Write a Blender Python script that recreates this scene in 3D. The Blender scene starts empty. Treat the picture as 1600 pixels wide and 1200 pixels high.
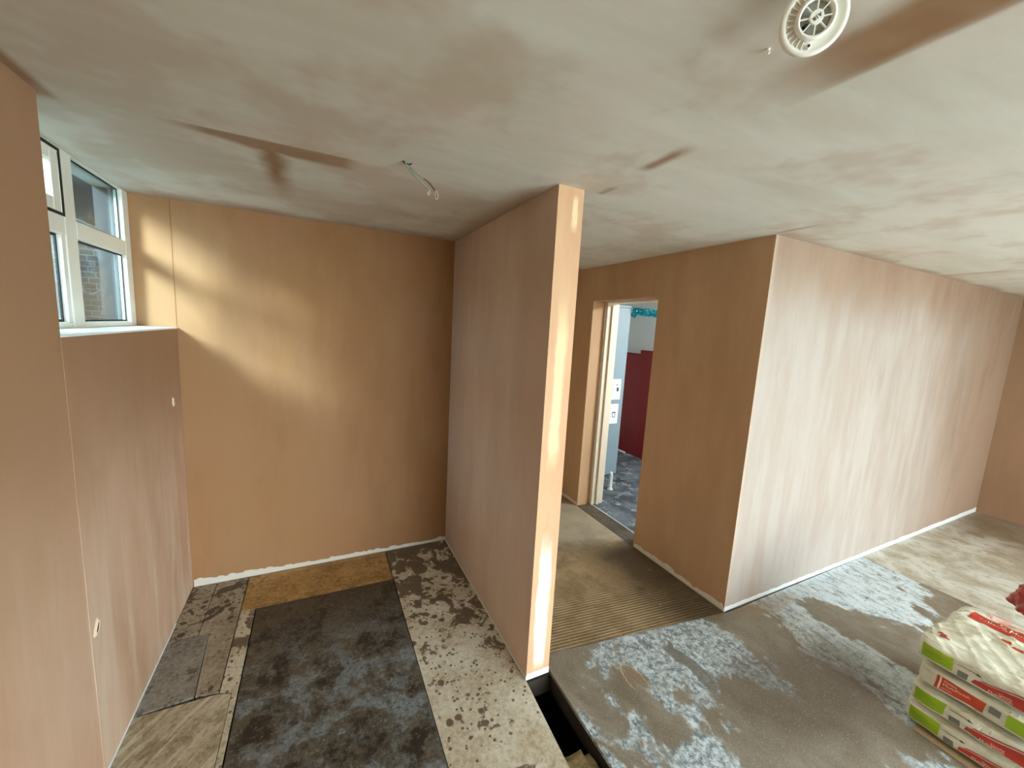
import bpy, bmesh, math, random
from mathutils import Vector, Matrix, noise
random.seed(7)
S = bpy.context.scene
COL = S.collection

# ------------------------------------------------------------------ camera
F = Vector((0.43911834, 0.88786605, -0.1373643))
R = Vector((0.89835525, -0.43588177, 0.05445117))
U = Vector((0.01152925, 0.14731245, 0.98902281))
cam = bpy.data.cameras.new('camera'); co = bpy.data.objects.new('camera', cam); COL.objects.link(co)
cam.sensor_width = 36.0; cam.sensor_fit = 'HORIZONTAL'; cam.lens = 619.15 * 36 / 1600
cam.clip_start = 0.02; cam.clip_end = 200
M = Matrix((R, U, -F)).transposed().to_4x4(); M.translation = Vector((0.7476, 0, 1.7743))
co.matrix_world = M
S.camera = co

# ------------------------------------------------------------------ light, exposure
w = bpy.data.worlds.new('world'); S.world = w; w.use_nodes = True
nt = w.node_tree; bg = nt.nodes['Background']
tc = nt.nodes.new('ShaderNodeTexCoord'); sep = nt.nodes.new('ShaderNodeSeparateXYZ')
rmp = nt.nodes.new('ShaderNodeValToRGB')
nt.links.new(tc.outputs['Generated'], sep.inputs[0]); nt.links.new(sep.outputs['Z'], rmp.inputs[0])
rmp.color_ramp.elements[0].position = 0.0; rmp.color_ramp.elements[0].color = (0.82, 0.94, 1.0, 1)
rmp.color_ramp.elements[1].position = 0.9; rmp.color_ramp.elements[1].color = (0.68, 0.86, 1.0, 1)
nt.links.new(rmp.outputs[0], bg.inputs['Color'])
bg.inputs['Strength'].default_value = 12.5
S.view_settings.view_transform = 'Standard'; S.view_settings.look = 'None'
S.view_settings.gamma = 1.0; S.view_settings.use_curve_mapping = False
S.view_settings.exposure = 0.36

def portal(name, loc, size, normal):
    l = bpy.data.lights.new(name, 'AREA'); l.shape = 'RECTANGLE'; l.size, l.size_y = size
    o = bpy.data.objects.new(name, l); COL.objects.link(o); o.location = loc
    o.rotation_euler = Vector(normal).to_track_quat('-Z', 'Y').to_euler()
    l.cycles.is_portal = True
    return o
# unseen daylight openings of the big room (behind the camera) and the small side window
portal('daylight_portal_rear', (4.1, -2.62, 1.225), (4.9, 2.2), (0, 1, 0))
sun = bpy.data.lights.new('hazy_sun', 'SUN'); sun.energy = 13.0; sun.angle = math.radians(17); sun.color = (.97, .98, 1.0)
so = bpy.data.objects.new('hazy_sun', sun); COL.objects.link(so)
so.rotation_euler = Vector((.80, 1.0, -.56)).to_track_quat('-Z', 'Y').to_euler()
portal('daylight_portal_left', (-0.33, 2.41, 2.04), (1.15, .74), (1, 0, 0))

# ------------------------------------------------------------------ node helpers
def lin(r, g=None, b=None):
    if g is None: r, g, b = r
    f = lambda c: (c/255/12.92) if c/255 <= .04045 else ((c/255+.055)/1.055)**2.4
    return (f(r), f(g), f(b), 1)

class G:
    def __init__(s, name):
        s.m = bpy.data.materials.new(name); s.m.use_nodes = True
        s.t = s.m.node_tree; s.b = s.t.nodes['Principled BSDF']
        s.co = s.n('ShaderNodeTexCoord').outputs['Object']
        sp = s.n('ShaderNodeSeparateXYZ'); s.l(s.co, sp.inputs[0])
        s.x, s.y, s.z = sp.outputs
    def n(s, k): return s.t.nodes.new(k)
    def l(s, a, b): s.t.links.new(a, b)
    def set(s, sock, v):
        if isinstance(v, bpy.types.NodeSocket): s.l(v, sock)
        else: sock.default_value = v
    def mth(s, op, a, b=0.0, c=None, clamp=False):
        n = s.n('ShaderNodeMath'); n.operation = op; n.use_clamp = clamp
        s.set(n.inputs[0], a); s.set(n.inputs[1], b)
        if c is not None: s.set(n.inputs[2], c)
        return n.outputs[0]
    def ss(s, v, a, b, t0=0.0, t1=1.0):     # smooth step from a to b
        n = s.n('ShaderNodeMapRange'); n.interpolation_type = 'SMOOTHSTEP'
        s.set(n.inputs[0], v); s.set(n.inputs[1], a); s.set(n.inputs[2], b)
        n.inputs[3].default_value = t0; n.inputs[4].default_value = t1
        return n.outputs[0]
    def scaled(s, sc, off=(0, 0, 0), rot=(0, 0, 0)):
        n = s.n('ShaderNodeMapping'); s.l(s.co, n.inputs[0])
        n.inputs['Scale'].default_value = sc; n.inputs['Location'].default_value = off
        n.inputs['Rotation'].default_value = rot
        return n.outputs[0]
    def noise(s, scale=1.0, detail=4, rough=.55, sc=(1, 1, 1), off=(0, 0, 0), dist=0.0, rot=(0, 0, 0)):
        n = s.n('ShaderNodeTexNoise')
        if rot[2]:
            ca, sa = math.cos(rot[2]), math.sin(rot[2])
            u = s.mth('ADD', s.mth('MULTIPLY', s.x, ca*sc[0]), s.mth('MULTIPLY', s.y, sa*sc[0]))
            v = s.mth('ADD', s.mth('MULTIPLY', s.x, -sa*sc[1]), s.mth('MULTIPLY', s.y, ca*sc[1]))
            cm = s.n('ShaderNodeCombineXYZ'); s.l(u, cm.inputs[0]); s.l(v, cm.inputs[1]); s.l(cm.outputs[0], n.inputs['Vector'])
        else: s.l(s.scaled(sc, off, rot), n.inputs['Vector'])
        n.inputs['Scale'].default_value = scale; n.inputs['Detail'].default_value = detail
        n.inputs['Roughness'].default_value = rough; n.inputs['Distortion'].default_value = dist
        return n.outputs[0]
    def vor(s, scale, sc=(1, 1, 1), rnd=1.0, off=(0, 0, 0)):
        n = s.n('ShaderNodeTexVoronoi'); s.l(s.scaled(sc, off), n.inputs['Vector'])
        n.inputs['Scale'].default_value = scale; n.inputs['Randomness'].default_value = rnd
        return n
    def mix(s, f, a, b, mode='MIX'):
        n = s.n('ShaderNodeMix'); n.data_type = 'RGBA'; n.blend_type = mode
        s.set(n.inputs[0], f); s.set(n.inputs[6], a); s.set(n.inputs[7], b)
        return n.outputs[2]
    def band(s, v, centre, half, soft):      # 1 inside |v-centre|<half
        d = s.mth('ABSOLUTE', s.mth('SUBTRACT', v, centre))
        return s.ss(d, half + soft, max(half - soft, 0.0))
    def mul(s, *a):
        r = a[0]
        for q in a[1:]: r = s.mth('MULTIPLY', r, q)
        return r
    def mx(s, *a):
        r = a[0]
        for q in a[1:]: r = s.mth('MAXIMUM', r, q)
        return r
    def bump(s, h, strength=.2, dist=.01):
        n = s.n('ShaderNodeBump'); n.inputs['Strength'].default_value = strength
        n.inputs['Distance'].default_value = dist; s.l(h, n.inputs['Height'])
        s.l(n.outputs[0], s.b.inputs['Normal'])
    def out(s, color, rough=.8, spec=.5):
        s.set(s.b.inputs['Base Color'], color); s.set(s.b.inputs['Roughness'], rough)
        s.b.inputs['Specular IOR Level'].default_value = spec
        return s.m

def flat(name, rgb, rough=.5, metal=0.0, var=.06, nscale=30, spec=.5):
    g = G(name); c = lin(*rgb)
    n = g.noise(nscale, 3)
    d = tuple(max(0, v*(1-var)) for v in c[:3]) + (1,)
    g.b.inputs['Metallic'].default_value = metal
    return g.out(g.mix(n, c, d), rough, spec)

def plaster(name, dry, damp, kind='wall', amount=.5, axis='z', extra=None, seed=0, rough=.75, fine=.5):
    g = G(name)
    st = {'z': (1, 1, .28), 'x': (.28, 1, 1)}[axis]
    big = g.noise(1.3, 3, .5, st, (seed*3.1, seed, 0))
    med = g.noise(5.0, 5, .6, st, (seed, 4.2, seed))
    fin = g.noise(14.0, 6, .65, {'z': (1, 1, .22), 'x': (.2, 1, 1)}[axis], (seed, 0, 2), .6)
    f = g.mth('ADD', g.mth('MULTIPLY', big, .55), g.mth('ADD', g.mth('MULTIPLY', med, .3), g.mth('MULTIPLY', fin, .15)))
    f = g.ss(f, .38 + .2*(1-amount) - .1, .62 + .2*(1-amount) - .1)
    c = g.mix(f, lin(*dry), lin(*damp))
    pink = g.noise(2.2, 3, .5, (1, 1, .5), (9+seed, 0, 0))
    c = g.mix(g.ss(pink, .45, .7, 0, .35), c, lin(min(255, dry[0]+2), int(dry[1]*.95), int(dry[2]*.95)))
    scr = g.ss(fin, .60, .72, 0, .22*fine)
    c = g.mix(scr, c, lin(min(255, dry[0]+14), min(255, dry[1]+16), min(255, dry[2]+16)))
    if extra: c = extra(g, c)
    h = g.noise(3.0, 5, .5, {'z': (1, 1, .35), 'x': (.3, 1, 1)}[axis])
    g.bump(g.mth('ADD', h, g.mth('MULTIPLY', fin, .12)), .35, .02)
    return g.out(c, rough, .35)

# ------------------------------------------------------------------ mesh helpers
def link(name, me, mat=None, parent=None, kind=None, label=None, cat=None, group=None):
    o = bpy.data.objects.new(name, me); COL.objects.link(o)
    if mat is not None and me is not None: me.materials.append(mat)
    if parent is not None: o.parent = parent
    if kind: o['kind'] = kind
    if label: o['label'] = label
    if cat: o['category'] = cat
    if group: o['group'] = group
    return o
def bm_obj(name, bm, mat=None, smooth=False, **k):
    bmesh.ops.recalc_face_normals(bm, faces=bm.faces)
    me = bpy.data.meshes.new(name); bm.to_mesh(me); bm.free()
    if smooth:
        for p in me.polygons: p.use_smooth = True
    return link(name, me, mat, **k)
def add_box(bm, x0, x1, y0, y1, z0, z1, bev=0.0, seg=2):
    r = bmesh.ops.create_cube(bm, size=1.0)
    vs = r['verts']
    for v in vs:
        v.co = Vector((x0 + (v.co.x+.5)*(x1-x0), y0 + (v.co.y+.5)*(y1-y0), z0 + (v.co.z+.5)*(z1-z0)))
    if bev > 0:
        es = list({e for v in vs for e in v.link_edges})
        bmesh.ops.bevel(bm, geom=es, offset=bev, segments=seg, profile=.5, affect='EDGES')
def boxes(name, lst, mat, bev=0.0, **k):
    bm = bmesh.new()
    for b in lst: add_box(bm, *b, bev=bev)
    return bm_obj(name, bm, mat, **k)
def prism(name, pts, z0, z1, mat, bev=0.0, **k):
    bm = bmesh.new()
    lo = [bm.verts.new((x, y, z0)) for x, y in pts]; hi = [bm.verts.new((x, y, z1)) for x, y in pts]
    n = len(pts)
    bm.faces.new(lo[::-1]); top = bm.faces.new(hi)
    for i in range(n): bm.faces.new((lo[i], lo[(i+1) % n], hi[(i+1) % n], hi[i]))
    if bev: bmesh.ops.bevel(bm, geom=list(top.edges), offset=bev, segments=2, profile=.5, affect='EDGES')
    return bm_obj(name, bm, mat, **k)
def tube(bm, pts, r, seg=8, cap=True):
    pts = [Vector(p) for p in pts]; rings = []
    for i, p in enumerate(pts):
        d = (pts[min(i+1, len(pts)-1)] - pts[max(i-1, 0)]).normalized()
        a = d.cross(Vector((.3, .2, .93))).normalized(); b = d.cross(a)
        rr = r[i] if isinstance(r, (list, tuple)) else r
        rings.append([bm.verts.new(p + (a*math.cos(t)+b*math.sin(t))*rr) for t in [2*math.pi*j/seg for j in range(seg)]])
    for q in range(len(rings)-1):
        for j in range(seg):
            bm.faces.new((rings[q][j], rings[q][(j+1) % seg], rings[q+1][(j+1) % seg], rings[q+1][j]))
    if cap: bm.faces.new(rings[0][::-1]); bm.faces.new(rings[-1])
def lathe(bm, prof, c=(0, 0), seg=48, close=False):
    rings = []
    for r, z in prof:
        rings.append([bm.verts.new((c[0]+r*math.cos(2*math.pi*j/seg), c[1]+r*math.sin(2*math.pi*j/seg), z)) for j in range(seg)])
    m = len(rings) if close else len(rings)-1
    for q in range(m):
        a, b = rings[q], rings[(q+1) % len(rings)]
        for j in range(seg): bm.faces.new((a[j], a[(j+1) % seg], b[(j+1) % seg], b[j]))
    if not close:
        bm.faces.new(rings[0]); bm.faces.new(rings[-1][::-1])
def text_mesh(body, size, align='CENTER', extrude=0.0005):
    cu = bpy.data.curves.new('lettering', 'FONT'); cu.body = body; cu.size = size
    cu.align_x = align; cu.align_y = 'CENTER'; cu.extrude = extrude
    o = bpy.data.objects.new('lettering', cu); COL.objects.link(o)
    dg = bpy.context.evaluated_depsgraph_get(); dg.update()
    me = bpy.data.meshes.new_from_object(o.evaluated_get(dg))
    bpy.data.objects.remove(o); bpy.data.curves.remove(cu)
    return me

# ------------------------------------------------------------------ dimensions
H = 2.4
BY = 2.9968          # back wall of the alcove
P0, P1, PY = 1.6847, 1.8176, 1.546   # partition faces, end
CX, CY = 3.1445, 1.4985              # boxed-in block corner
EX = 7.477
WX = -0.18           # window frame plane
NEAR = -2.5

# ------------------------------------------------------------------ plaster materials
def left_extra(g, c):
    # older dry streaks on the lower half, darker brown upper region by the opening
    a = g.mul(g.ss(g.z, 1.45, .3), g.ss(g.noise(6, 4, .6, (1, 1, .13), (3, 1, 0), .3), .44, .62), .7)
    c = g.mix(a, c, lin(214, 192, 168))
    n = g.noise(1.6, 3, .5, off=(7, 0, 0))
    up = g.mul(g.ss(g.mth('ADD', g.z, g.mth('MULTIPLY', n, .5)), .95, 1.9), .85)
    c = g.mix(up, c, lin(150, 112, 80))
    near = g.mul(g.ss(g.y, 1.84, 1.76), g.ss(g.z, .2, 1.2), .35)
    return g.mix(near, c, lin(172, 132, 98))
m_left = plaster('plaster_left', (206, 174, 146), (184, 148, 118), amount=.5, extra=left_extra, seed=1)
def back_extra(g, c):
    f = g.ss(g.noise(1.1, 2, .5, (1, 1, 1), (4.3, 0, 1.7)), .35, .7, 0, .6)
    return g.mix(f, c, lin(168, 120, 70))
m_back = plaster('plaster_back', (168, 128, 90), (152, 111, 71), amount=.45, extra=back_extra, seed=2, fine=.3)
m_part = plaster('plaster_partition', (214, 190, 168), (196, 170, 148), amount=.5, seed=3, fine=.2)
def nib_extra(g, c):
    n = g.noise(9, 4, .6, (1, 1, .35))
    e = g.mth('ADD', g.mth('SUBTRACT', g.x, 1.752), g.mth('MULTIPLY', g.mth('SUBTRACT', n, .5), .05))
    low = g.mul(g.ss(g.mth('ABSOLUTE', e), .042, .022), g.ss(g.z, .02, .12), g.ss(g.mth('ADD', g.z, g.mth('MULTIPLY', n, .3)), .95, .75))
    mid = g.mul(g.ss(g.mth('ABSOLUTE', e), .036, .014), g.ss(g.mth('ADD', g.z, g.mth('MULTIPLY', n, .3)), 1.25, 1.4), g.ss(g.z, 2.0, 1.7))
    top = g.mul(g.ss(g.mth('ABSOLUTE', g.mth('SUBTRACT', e, .02)), .02, .008), g.ss(g.z, 2.2, 2.26), g.ss(g.z, 2.38, 2.34))
    c = g.mix(g.mul(low, .95), c, lin(240, 232, 214))
    return g.mix(g.mul(g.mx(mid, top), .75), c, lin(240, 218, 170))
m_nib = plaster('plaster_partition_end', (212, 172, 132), (194, 148, 110), amount=.5, extra=nib_extra, seed=4)
m_blockl = plaster('plaster_block_side', (194, 162, 126), (180, 146, 110), amount=.5, seed=5, fine=.15)
def front_extra(g, c):
    # dried-out pale middle, damp border under the ceiling, light falloff painted towards far corner
    n = g.noise(2.2, 4, .6, (1, 1, .35), (2, 0, 0))
    k = g.mth('MULTIPLY', g.mth('SUBTRACT', n, .5), .9)
    top = g.ss(g.mth('ADD', g.z, g.mth('MULTIPLY', k, .5)), 2.32, 1.85)
    right = g.ss(g.mth('ADD', g.x, k), 7.1, 5.2)
    d = g.mul(top, right)
    st = g.ss(g.noise(9, 6, .6, (1, 1, .16), (0, 0, 3), .1), .3, .7, .6, 1.0)
    c = g.mix(g.mul(d, st), c, lin(174, 165, 155))
    edge = g.mul(g.ss(g.x, 3.19, 3.15), .6)
    return g.mix(edge, c, lin(190, 168, 146))
m_front = plaster('plaster_block_front', (158, 135, 114), (138, 112, 90), amount=.4, extra=front_extra, seed=6, fine=.9)
m_right = plaster('plaster_right', (160, 132, 106), (148, 118, 92), amount=.5, seed=7)
m_rear = plaster('plaster_rear', (206, 172, 144), (190, 150, 118), amount=.5, seed=8)

def ceil_extra(g, c):
    n = g.noise(6, 4, .6); k = g.mth('SUBTRACT', n, .5)
    n2 = g.noise(2.2, 4, .6, off=(5, 2, 0)); k2 = g.mth('SUBTRACT', n2, .5)
    # streak running across towards the cable, with a drip towards the alcove wall
    yy = g.mth('ADD', g.y, g.mth('MULTIPLY', k, .05))
    wdt = g.ss(g.x, .25, .62, .004, .085)
    s1 = g.mul(g.ss(yy, g.mth('ADD', wdt, 1.85), g.mth('ADD', wdt, 1.80)), g.ss(g.x, .25, .42), g.ss(g.x, .92, .84))
    s1b = g.mul(g.ss(g.y, 1.785, 1.80), 1.0)
    s1 = g.mul(s1, s1b)
    s2 = g.mul(g.band(g.mth('ADD', g.x, g.mth('MULTIPLY', k, .08)), .60, .03, .045), g.ss(g.y, 1.84, 1.9), g.ss(g.y, 2.7, 2.1))
    # joint streaks parallel to the partition
    xx = g.mth('ADD', g.x, g.mth('MULTIPLY', k, .03))
    s3 = g.mul(g.band(xx, 1.865, .022, .022), g.ss(g.y, .99, 1.1), g.ss(g.y, 1.27, 1.2))
    w4 = g.mul(g.ss(g.y, .72, .45), .12)
    s4 = g.mul(g.ss(g.mth('ABSOLUTE', g.mth('SUBTRACT', g.mth('ADD', g.x, g.mth('MULTIPLY', k, .05)), 1.80)), .125, .05), g.ss(g.y, .78, .50), g.ss(g.x, 1.895, 1.875))
    s5 = g.mul(g.band(xx, 1.90, .012, .02), g.ss(g.y, 1.42, 1.47), g.ss(g.y, 1.56, 1.53), .8)
    # damp corner at the partition and the wall edges
    e1 = g.mul(g.ss(g.x, P0-.16, P0-.0), g.ss(g.y, 1.55, 1.8), g.ss(g.x, 1.75, 1.70), .6)
    e2 = g.mul(g.ss(g.mth('ADD', g.y, g.mth('MULTIPLY', k, .2)), 2.80, 2.99), g.ss(g.x, 1.75, 1.70), .6)
    e3 = g.mul(g.ss(g.x, .055, .02), g.ss(g.y, 1.86, 1.80), g.ss(g.y, 1.2, 1.5), 1.0)
    e4 = g.mul(g.ss(g.mth('ADD', g.y, g.mth('MULTIPLY', k2, .25)), 1.40, 1.5), g.ss(g.x, CX-.05, CX+.05), .55)
    e5 = g.mul(g.band(xx, CX-.03, .008, .02), g.ss(g.y, 1.2, 1.35), g.ss(g.y, 1.5, 1.45), .8)
    e6 = g.mul(g.band(xx, 5.35, .02, .04), g.ss(g.y, 1.1, 1.2), g.ss(g.y, 1.5, 1.45), .5)
    dmp = g.mx(s1, g.mul(s2, 1.1), s3, g.mul(s4, 1.15), s5, e3)
    soft = g.mx(e1, e2, e4, e5, e6)
    c = g.mix(soft, c, lin(160, 124, 92))
    c = g.mix(g.mul(dmp, .85), c, lin(146, 108, 72))
    # broad damp cloud on the alcove side
    cl = g.mul(g.ss(g.mth('ADD', n2, g.ss(g.x, 2.2, .2, 0, .10)), .50, .66), .38)
    return g.mix(cl, c, lin(178, 150, 122))
m_ceil = plaster('plaster_ceiling', (222, 220, 208), (204, 198, 180), amount=.45, axis='x', extra=ceil_extra, seed=9, fine=.6)
m_board = flat('bare_plasterboard', (226, 222, 206), .8, var=.12, nscale=40)
m_white_board = flat('bare_white_edge', (232, 238, 236), .7, var=.06, nscale=40)
m_upvc = flat('white_window_plastic', (232, 232, 218), .35, var=.04)
m_sill = flat('white_sill', (242, 246, 244), .3, var=.03)
m_gasket = flat('black_gasket', (22, 22, 24), .6)

# ------------------------------------------------------------------ setting: floor
def struct(name, lst, mat, **k): return boxes(name, lst, mat, kind='structure', **k)
m_sub = flat('dark_subfloor', (66, 56, 44), .9, var=.5, nscale=12)
HX0, HX1, HY0 = 1.655, 1.835, -0.6
struct('floor', [(-.02, HX0, NEAR, 5.3, -.12, -.019), (HX1, EX+.1, NEAR, 5.3, -.12, -.019),
                 (HX0, HX1, NEAR, HY0, -.12, -.019), (HX0, HX1, PY, 5.3, -.12, -.019)], m_sub)
m_pit = flat('dark_void_walls', (60, 50, 38), .95, var=.6, nscale=9)
struct('floor_void', [(HX0-.16, HX0-.15, HY0, PY+.3, -.55, -.12), (HX1+.15, HX1+.16, HY0, PY+.3, -.55, -.12),
                      (HX0-.16, HX1+.16, HY0-.01, HY0, -.55, -.12), (HX0-.16, HX1+.16, PY+.3, PY+.31, -.55, -.12),
                      (HX0-.16, HX1+.16, HY0, PY+.3, -.57, -.55)], m_pit)

def floor_main_mat():
    g = G('worn_grey_floor_paint')
    big = g.noise(1.5, 4, .55, (1, .75, 1), (3.3, 7.1, 0), .35)
    med = g.noise(6, 6, .65, (1, .7, 1), (1, 2, 0), .4)
    fine = g.noise(38, 8, .75)
    vf = g.noise(120, 4, .7)
    a = g.mth('ADD', g.mth('MULTIPLY', big, .72), g.mth('MULTIPLY', med, .28))
    grey = g.ss(a, .485, .515)
    taupe = g.mix(g.ss(med, .35, .7), lin(142, 132, 116), lin(118, 106, 88))
    fine2 = g.noise(22, 9, .8, (1, .75, 1), (4, 4, 0), .6)
    speck = g.mix(g.ss(g.mth('ADD', g.mth('MULTIPLY', fine, .5), g.mth('MULTIPLY', fine2, .5)), .43, .57), lin(104, 114, 116), lin(208, 218, 220))
    speck = g.mix(g.ss(g.noise(14, 6, .7), .52, .66, 0, .75), speck, lin(150, 150, 140))
    dust_sheen = g.mul(g.ss(g.mth('ADD', g.x, g.mth('MULTIPLY', big, 1.2)), 3.5, 4.4), g.ss(g.noise(20, 7, .7, (1, .4, 1)), .36, .56), .8)  # white paint dust, with the bright daylight sheen painted in
    speck = g.mix(dust_sheen, speck, lin(222, 234, 238))
    c = g.mix(grey, speck, taupe)
    v = g.vor(17, off=(.3, .1, 0))
    dots = g.mul(g.ss(v.outputs['Distance'], .16, .11), g.ss(g.noise(3, 3, .5, off=(8, 0, 0)), .45, .6), g.mth('SUBTRACT', 1.0, grey))
    c = g.mix(g.mul(dots, .8), c, lin(98, 98, 96))
    # a long scuffed foot-shaped stain and an outlined loop
    wob = g.mth('MULTIPLY', g.mth('SUBTRACT', g.noise(9, 4, .6), .5), .06)
    fx = g.mth('ADD', g.mth('SUBTRACT', g.x, 2.56), wob)
    foot = g.mul(g.ss(g.mth('ABSOLUTE', g.mth('ADD', fx, g.mth('MULTIPLY', g.mth('SINE', g.mth('MULTIPLY', g.y, 14.0)), .012))), .042, .034),
                 g.ss(g.y, 1.10, 1.13), g.ss(g.y, 1.45, 1.42))
    c = g.mix(g.mul(foot, .9), c, lin(112, 108, 98))
    def ell(cx, cy, rx, ry):
        dx = g.mth('DIVIDE', g.mth('ADD', g.mth('SUBTRACT', g.x, cx), wob), rx); dy = g.mth('DIVIDE', g.mth('SUBTRACT', g.y, cy), ry)
        return g.mth('SQRT', g.mth('ADD', g.mth('MULTIPLY', dx, dx), g.mth('MULTIPLY', dy, dy)))
    el = ell(2.215, 1.33, .05, .10)
    c = g.mix(g.ss(el, 1.04, .96, 0, .6), c, lin(140, 118, 92))
    ring = g.mul(g.band(el, 1.0, .05, .04), g.ss(g.y, 1.26, 1.32), .9)
    c = g.mix(ring, c, lin(196, 176, 140))
    # bags' soft shadow painted in brown, brown dust by the bags' foot
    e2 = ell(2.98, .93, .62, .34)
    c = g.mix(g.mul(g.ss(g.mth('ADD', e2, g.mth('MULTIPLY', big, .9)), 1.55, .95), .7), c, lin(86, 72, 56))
    e3 = ell(3.5, 1.42, .35, .07)
    c = g.mix(g.ss(e3, 1.2, .5, 0, .5), c, lin(158, 134, 108))
    c = g.mix(g.ss(vf, .56, .68, 0, .35), c, lin(215, 215, 208))
    c = g.mix(g.ss(vf, .44, .34, 0, .4), c, lin(80, 76, 68))
    crust = g.ss(g.noise(11, 8, .72, (1, .6, 1), (2, 9, 0), .5), .56, .62, 0, .6)
    c = g.mix(g.mul(crust, g.ss(a, .53, .47)), c, lin(150, 150, 142))
    g.bump(g.mth('ADD', fine, g.mth('MULTIPLY', grey, -.4)), .12, .004)
    r = g.mth('ADD', .34, g.mth('MULTIPLY', g.mix(grey, (.16, .16, .16, 1), (.0, .0, .0, 1)), 1.0))
    r = g.mth('ADD', r, g.mth('MULTIPLY', med, .14))
    return g.out(c, r, .5)
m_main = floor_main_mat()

def sheet_mat(name, base, alt, spots=None, spot_amt=0.5, spot_lim=None, scale=1.0, rough=.6, streak=None, speck=.3, extra=None, seed=0):
    g = G(name)
    a = g.noise(4*scale, 8, .72, (1, 1, 1), (seed, 2*seed, 0), .1); f = g.noise(45, 8, .75, off=(seed, 0, 0))
    c = g.mix(g.ss(a, .38, .64), lin(*base), lin(*alt))
    c = g.mix(g.ss(f, .42, .62, 0, speck), c, lin(*[min(255, v+38) for v in base]))
    c = g.mix(g.ss(f, .46, .36, 0, speck), c, lin(*[int(v*.6) for v in base]))
    if streak:
        s = g.noise(48, 5, .65, (1, .07, 1), (0, 0, 0), .25, rot=(0, 0, streak[0]))
        c = g.mix(g.ss(s, .45, .62, 0, streak[1]), c, lin(*streak[2]))
    if spots:
        v = g.vor(13, off=(seed, .2, 0)); v2 = g.vor(34, off=(.4, seed, 0))
        gate = g.noise(2.6, 4, .6, off=(seed+3, 1, 0))
        lim = spot_lim(g) if spot_lim else 0.0
        gate = g.mth('ADD', gate, lim)
        wb = g.mth('MULTIPLY', g.mth('SUBTRACT', g.noise(22, 3), .5), .35)
        d1 = g.mul(g.ss(g.mth('ADD', v.outputs['Distance'], wb), .28, .22), g.ss(gate, .5, .56))
        d2 = g.mul(g.ss(g.mth('ADD', v2.outputs['Distance'], wb), .26, .2), g.ss(gate, .44, .52))
        blot = g.ss(g.mth('ADD', g.noise(7, 6, .65, off=(seed, 5, 0), dist=.8), g.mth('MULTIPLY', lim, .55)), .60, .64)
        c = g.mix(g.mul(g.mx(d1, d2, blot), spot_amt), c, lin(*spots))
    if extra: c = extra(g, c)
    g.bump(f, .15, .004)
    return g.out(c, g.mth('ADD', rough-.08, g.mth('MULTIPLY', a, .18)), .45)

m_chip = sheet_mat('stained_chipboard', (202, 194, 172), (172, 154, 124), spots=(78, 54, 32), spot_amt=.85,
                   spot_lim=lambda g: g.ss(g.y, 1.2, 2.9, -.06, .30), seed=2, speck=.35)
m_chip_b = sheet_mat('stained_chipboard_small', (160, 150, 130), (128, 112, 88), spots=(60, 44, 26), spot_amt=.85,
                     spot_lim=lambda g: g.ss(g.y, 2.3, 2.9, -.03, .13), seed=5, speck=.4)
m_grey_ply = sheet_mat('grey_worn_ply', (140, 136, 126), (112, 106, 96), spots=(60, 46, 32), spot_amt=.6, seed=7, speck=.5)
m_yellow_ply = sheet_mat('yellow_ply', (182, 146, 88), (134, 98, 50), spots=(120, 84, 40), spot_amt=.6, seed=3, speck=.35, streak=(math.pi/2, .35, (120, 86, 42)))
m_rough_ply = sheet_mat('rough_grained_ply', (178, 166, 140), (140, 124, 96), spots=(112, 92, 62), spot_amt=.4, seed=4, speck=.3,
                        streak=(-.62, .8, (212, 204, 180)))
def dark_extra(g, c):
    b1 = g.noise(5.0, 8, .72, off=(2, 1.4, 0), dist=.15); b2 = g.noise(11, 9, .8, off=(6, 3, 0), dist=.1); fl = g.noise(55, 8, .8, off=(1, 4, 0))
    c = g.mix(g.ss(b2, .50, .56, 0, .85), c, lin(92, 82, 64))
    c = g.mix(g.ss(b1, .47, .41, 0, .9), c, lin(38, 32, 24))
    gate = g.ss(g.mth('ADD', g.y, g.mth('MULTIPLY', b1, 1.0)), 3.05, 2.45)
    q = g.mul(g.ss(b1, .50, .58), gate, g.ss(fl, .36, .60, .3, 1))
    c = g.mix(g.mul(q, .8), c, lin(136, 146, 150))
    q2 = g.mul(g.ss(g.noise(8, 9, .78, off=(9, 1, 0), dist=.1), .54, .60), gate)
    c = g.mix(g.mul(q2, .7), c, lin(112, 118, 116))
    c = g.mix(g.ss(fl, .57, .66, 0, .6), c, lin(176, 180, 174)); c = g.mix(g.ss(fl, .45, .36, 0, .8), c, lin(20, 17, 13))
    c = g.mix(g.ss(g.mth('ADD', g.y, g.mth('MULTIPLY', b2, .4)), 2.4, 2.85, 0, .5), c, lin(62, 46, 26))
    dx = g.mth('DIVIDE', g.mth('SUBTRACT', g.mth('ADD', g.x, g.mth('MULTIPLY', b2, .25)), .775), .055); dy = g.mth('DIVIDE', g.mth('SUBTRACT', g.y, 1.47), .05)
    el = g.mth('ADD', g.mth('MULTIPLY', dx, dx), g.mth('MULTIPLY', dy, dy))
    return g.mix(g.ss(g.mth('ADD', el, g.mth('MULTIPLY', g.mth('SUBTRACT', fl, .5), 2.5)), 1.2, .7, 0, .85), c, lin(172, 150, 108))
m_dark = sheet_mat('dark_tarry_board', (88, 82, 70), (36, 33, 27), seed=6, speck=.45, rough=.5, extra=dark_extra)
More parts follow.
